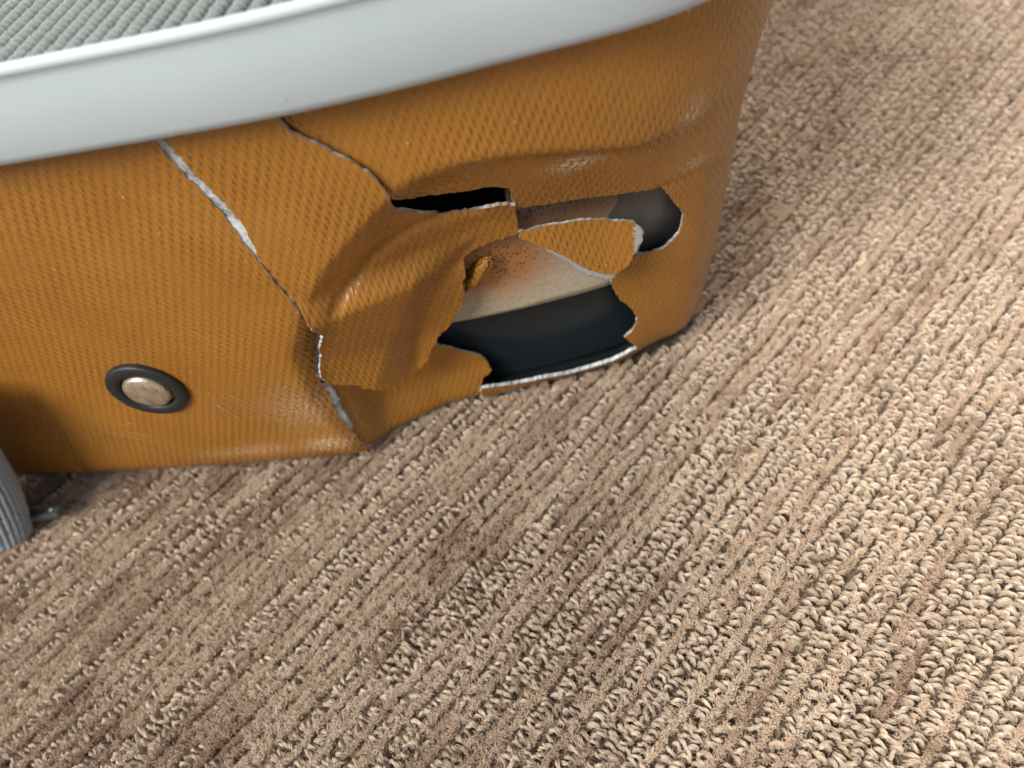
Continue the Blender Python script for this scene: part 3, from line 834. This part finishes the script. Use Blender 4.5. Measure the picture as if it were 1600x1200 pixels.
RD = np.array([math.cos(math.radians(48.3)), math.sin(math.radians(48.3))])
CD = np.array([RD[1], -RD[0]])              # across the rows
ROW, TUF = 0.0036, 0.00175
cands = []
ii = np.arange(-230, 130); jj = np.arange(-240, 440)
I, J = np.meshgrid(ii, jj, indexing='ij')
I = I.ravel(); J = J.ravel()
rr = J * TUF + (I * 0.37 % 1) * TUF
cc = I * ROW + 0.0008 * vnoise(rr * 40, I * 0.25, 5) + 0.0003 * vnoise(rr * 200, I * 1.7, 6)
cc = cc + np.where(I % 2 == 0, 0.0004, -0.0001)
rr = rr + rng.normal(0, 0.00022, len(rr))
cc = cc + rng.normal(0, 0.00016, len(cc))
gx = RD[0] * rr + CD[0] * cc
gy = RD[1] * rr + CD[1] * cc
# stretch of floor in and around the picture
keep = (gy > -0.08) & (gy < 0.64) & (gx > -0.42) & (gx < 0.23 + 0.34 * gy)
# not under the suitcase
inn = (gy > np.interp(gx, _px[:int((0.145 + 0.42) / _ds)], _py[:int((0.145 + 0.42) / _ds)]) + 0.030) & (gx < 0.040 - 0.02 + 0.0 * gy)
keep &= ~inn
I, rr, cc, gx, gy = I[keep], rr[keep], cc[keep], gx[keep], gy[keep]
# loops or cut pile: streaks along the rows
sel = vnoise(rr * 34, I * 0.87 + 0.5, 21) * 0.95 + vnoise(rr * 11, I * 0.17, 22) * 0.42 + vnoise(rr * 150, I * 0.8, 23) * 0.30
bias = 0.78 * sstep((gx - -0.10 + (0.10 - gy) * 0.25) / 0.20) - 0.36
alt = np.where(I % 2 == 0, 0.42, -0.42)       # loop rows and cut rows take turns
sel = sel + alt + 0.5 * sstep((gy - 0.22) / 0.1)
isloop = (sel + bias + rng.normal(0, 0.20, len(sel))) > 0.0
tone = vnoise(rr * 30, I * 0.42, 31) * 0.75 + vnoise(rr * 90, I * 0.7, 32) * 0.35
core = (gy > 0.005) & (gy < 0.50) & (gx > -0.30) & (gx < 0.125 + 0.34 * gy)   # the stretch the photograph shows
def frame(ang):
    return np.stack([np.cos(ang), np.sin(ang)], 1)

# loops
def loops(L, NS, NPT, rad_yarn, name):
    nL = len(L)
    ang = math.radians(48.3 - 90) + np.radians(rng.normal(18, 24, nL))       # across the row, a little askew
    e1 = frame(ang); e2 = np.stack([-e1[:, 1], e1[:, 0]], 1)
    span = rng.uniform(0.0011, 0.0018, nL); hgt = rng.uniform(0.0032, 0.0047, nL)
    thick = rng.uniform(0.00042, 0.00066, nL)
    tw0 = rng.uniform(0, 6.28, nL); twk = rng.uniform(2.0, 4.0, nL)
    t = np.linspace(0.06, 0.94, NPT)
    arcx = -np.cos(t * math.pi); arcz = np.sin(t * math.pi) ** 0.6
    lean = rng.normal(0, 0.0006, (nL, 2))
    pts = np.zeros((nL, NS, NPT, 3), np.float32)
    for k in range(NS):
        ph = 2 * math.pi * k / NS if k < NS - 4 else 2 * math.pi * k / 4
        rad = 1.0 if k < NS - 4 else 0.45
        tw = tw0[:, None] + twk[:, None] * t[None] * 2 + ph
        # across the yarn: horizontal (e2) and radial
        ax = np.cos(tw) * thick[:, None] * rad * (1 + 0.22 * rng.normal(size=(nL, 1)))
        az = np.sin(tw) * thick[:, None] * rad * (1 + 0.22 * rng.normal(size=(nL, 1)))
        az = np.where(az < 0, az * 2.2, az)                # the yarn is packed underneath
        cxl = arcx[None] * span[:, None] + arcx[None] * az
        czl = BZ + arcz[None] * hgt[:, None] + arcz[None] * az
        base = np.stack([gx[L], gy[L]], 1)[:, None, :] + lean[:, None, :] * arcz[None, :, None]
        xy = base + e1[:, None, :] * cxl[..., None] + e2[:, None, :] * ax[..., None]
        pts[:, k, :, :2] = xy
        pts[:, k, :, 2] = czl
    shade = np.clip(0.66 + 0.25 * tone[L] + rng.normal(0, 0.14, nL), 0.2, 1)
    shade = np.repeat(shade, NS) + rng.normal(0, 0.07, nL * NS)
    rads = np.full((nL, NS, NPT), rad_yarn) * rng.uniform(0.8, 1.2, (nL, NS, 1))
    lp = hair_obj(name, pts.reshape(-1, 3), np.full(nL * NS, NPT), rads.ravel(), np.clip(shade, 0.05, 1), M_LOOP, carpet)
    tag(lp, "cream loops of twisted yarn standing in rows", kind="stuff")
loops(np.where(isloop & core)[0], 11, 7, 0.000135, "loop_pile")
loops(np.where(isloop & ~core)[0], 6, 6, 0.00022, "loop_pile")

# cut pile
def cut(idx, nh, rad, name, hmul=1.0, spread=1.0):
    n = len(idx)
    NP = 5
    a = rng.uniform(0, 6.28, (n, nh)); r0 = np.sqrt(rng.uniform(0, 1, (n, nh)))
    al = np.cos(a) * r0 * 0.0011; ac = np.sin(a) * r0 * 0.0008
    root = al[..., None] * RD + ac[..., None] * CD + rng.normal(0, 0.0002, (n, 1, 2))
    tip = root * (1.55 * spread) + rng.normal(0, 0.00052 * spread, (n, nh, 2)) + rng.normal(0, 0.0004, (n, 1, 2))
    th_ = (rng.uniform(0.0036, 0.0047, (n, 1)) + rng.normal(0, 0.0004, (n, nh))) * hmul * (1 - 0.12 * r0 ** 2)
    P_ = np.zeros((n, nh, NP, 3), np.float32)
    wob = rng.normal(0, 0.00028, (n, nh, NP, 2)); wob[:, :, 0] = 0
    for k in range(NP):
        q = k / (NP - 1)
        xy = np.stack([gx[idx], gy[idx]], 1)[:, None, :] + root * (1 - q ** 1.4) + tip * q ** 1.4 + wob[:, :, k]
        P_[:, :, k, :2] = xy
        P_[:, :, k, 2] = BZ + th_ * math.sin(q * 1.45) / math.sin(1.45)
    sh = np.clip(0.42 + 0.55 * tone[idx][:, None] + rng.normal(0, 0.09, (n, 1)) + rng.normal(0, 0.12, (n, nh)), 0, 1)
    R_ = np.full((n, nh, NP), rad) * np.linspace(1.0, 0.75, NP)[None, None]
    o = hair_obj(name, P_.reshape(-1, 3), np.full(n * nh, NP), R_.ravel(), sh.ravel(), M_CUT, carpet)
    return tag(o, "brown fluffy cut pile between the loops", kind="stuff")
cut(np.where(~isloop & core)[0], 40, 0.000085, "cut_pile")
cut(np.where(~isloop & ~core)[0], 16, 0.00015, "cut_pile")
# loose fuzz over everything
Fz = rng.choice(np.where(core)[0], size=int(core.sum() * 0.75))
cut(Fz, 6, 0.000038, "pile_fuzz", 1.12, 2.3)
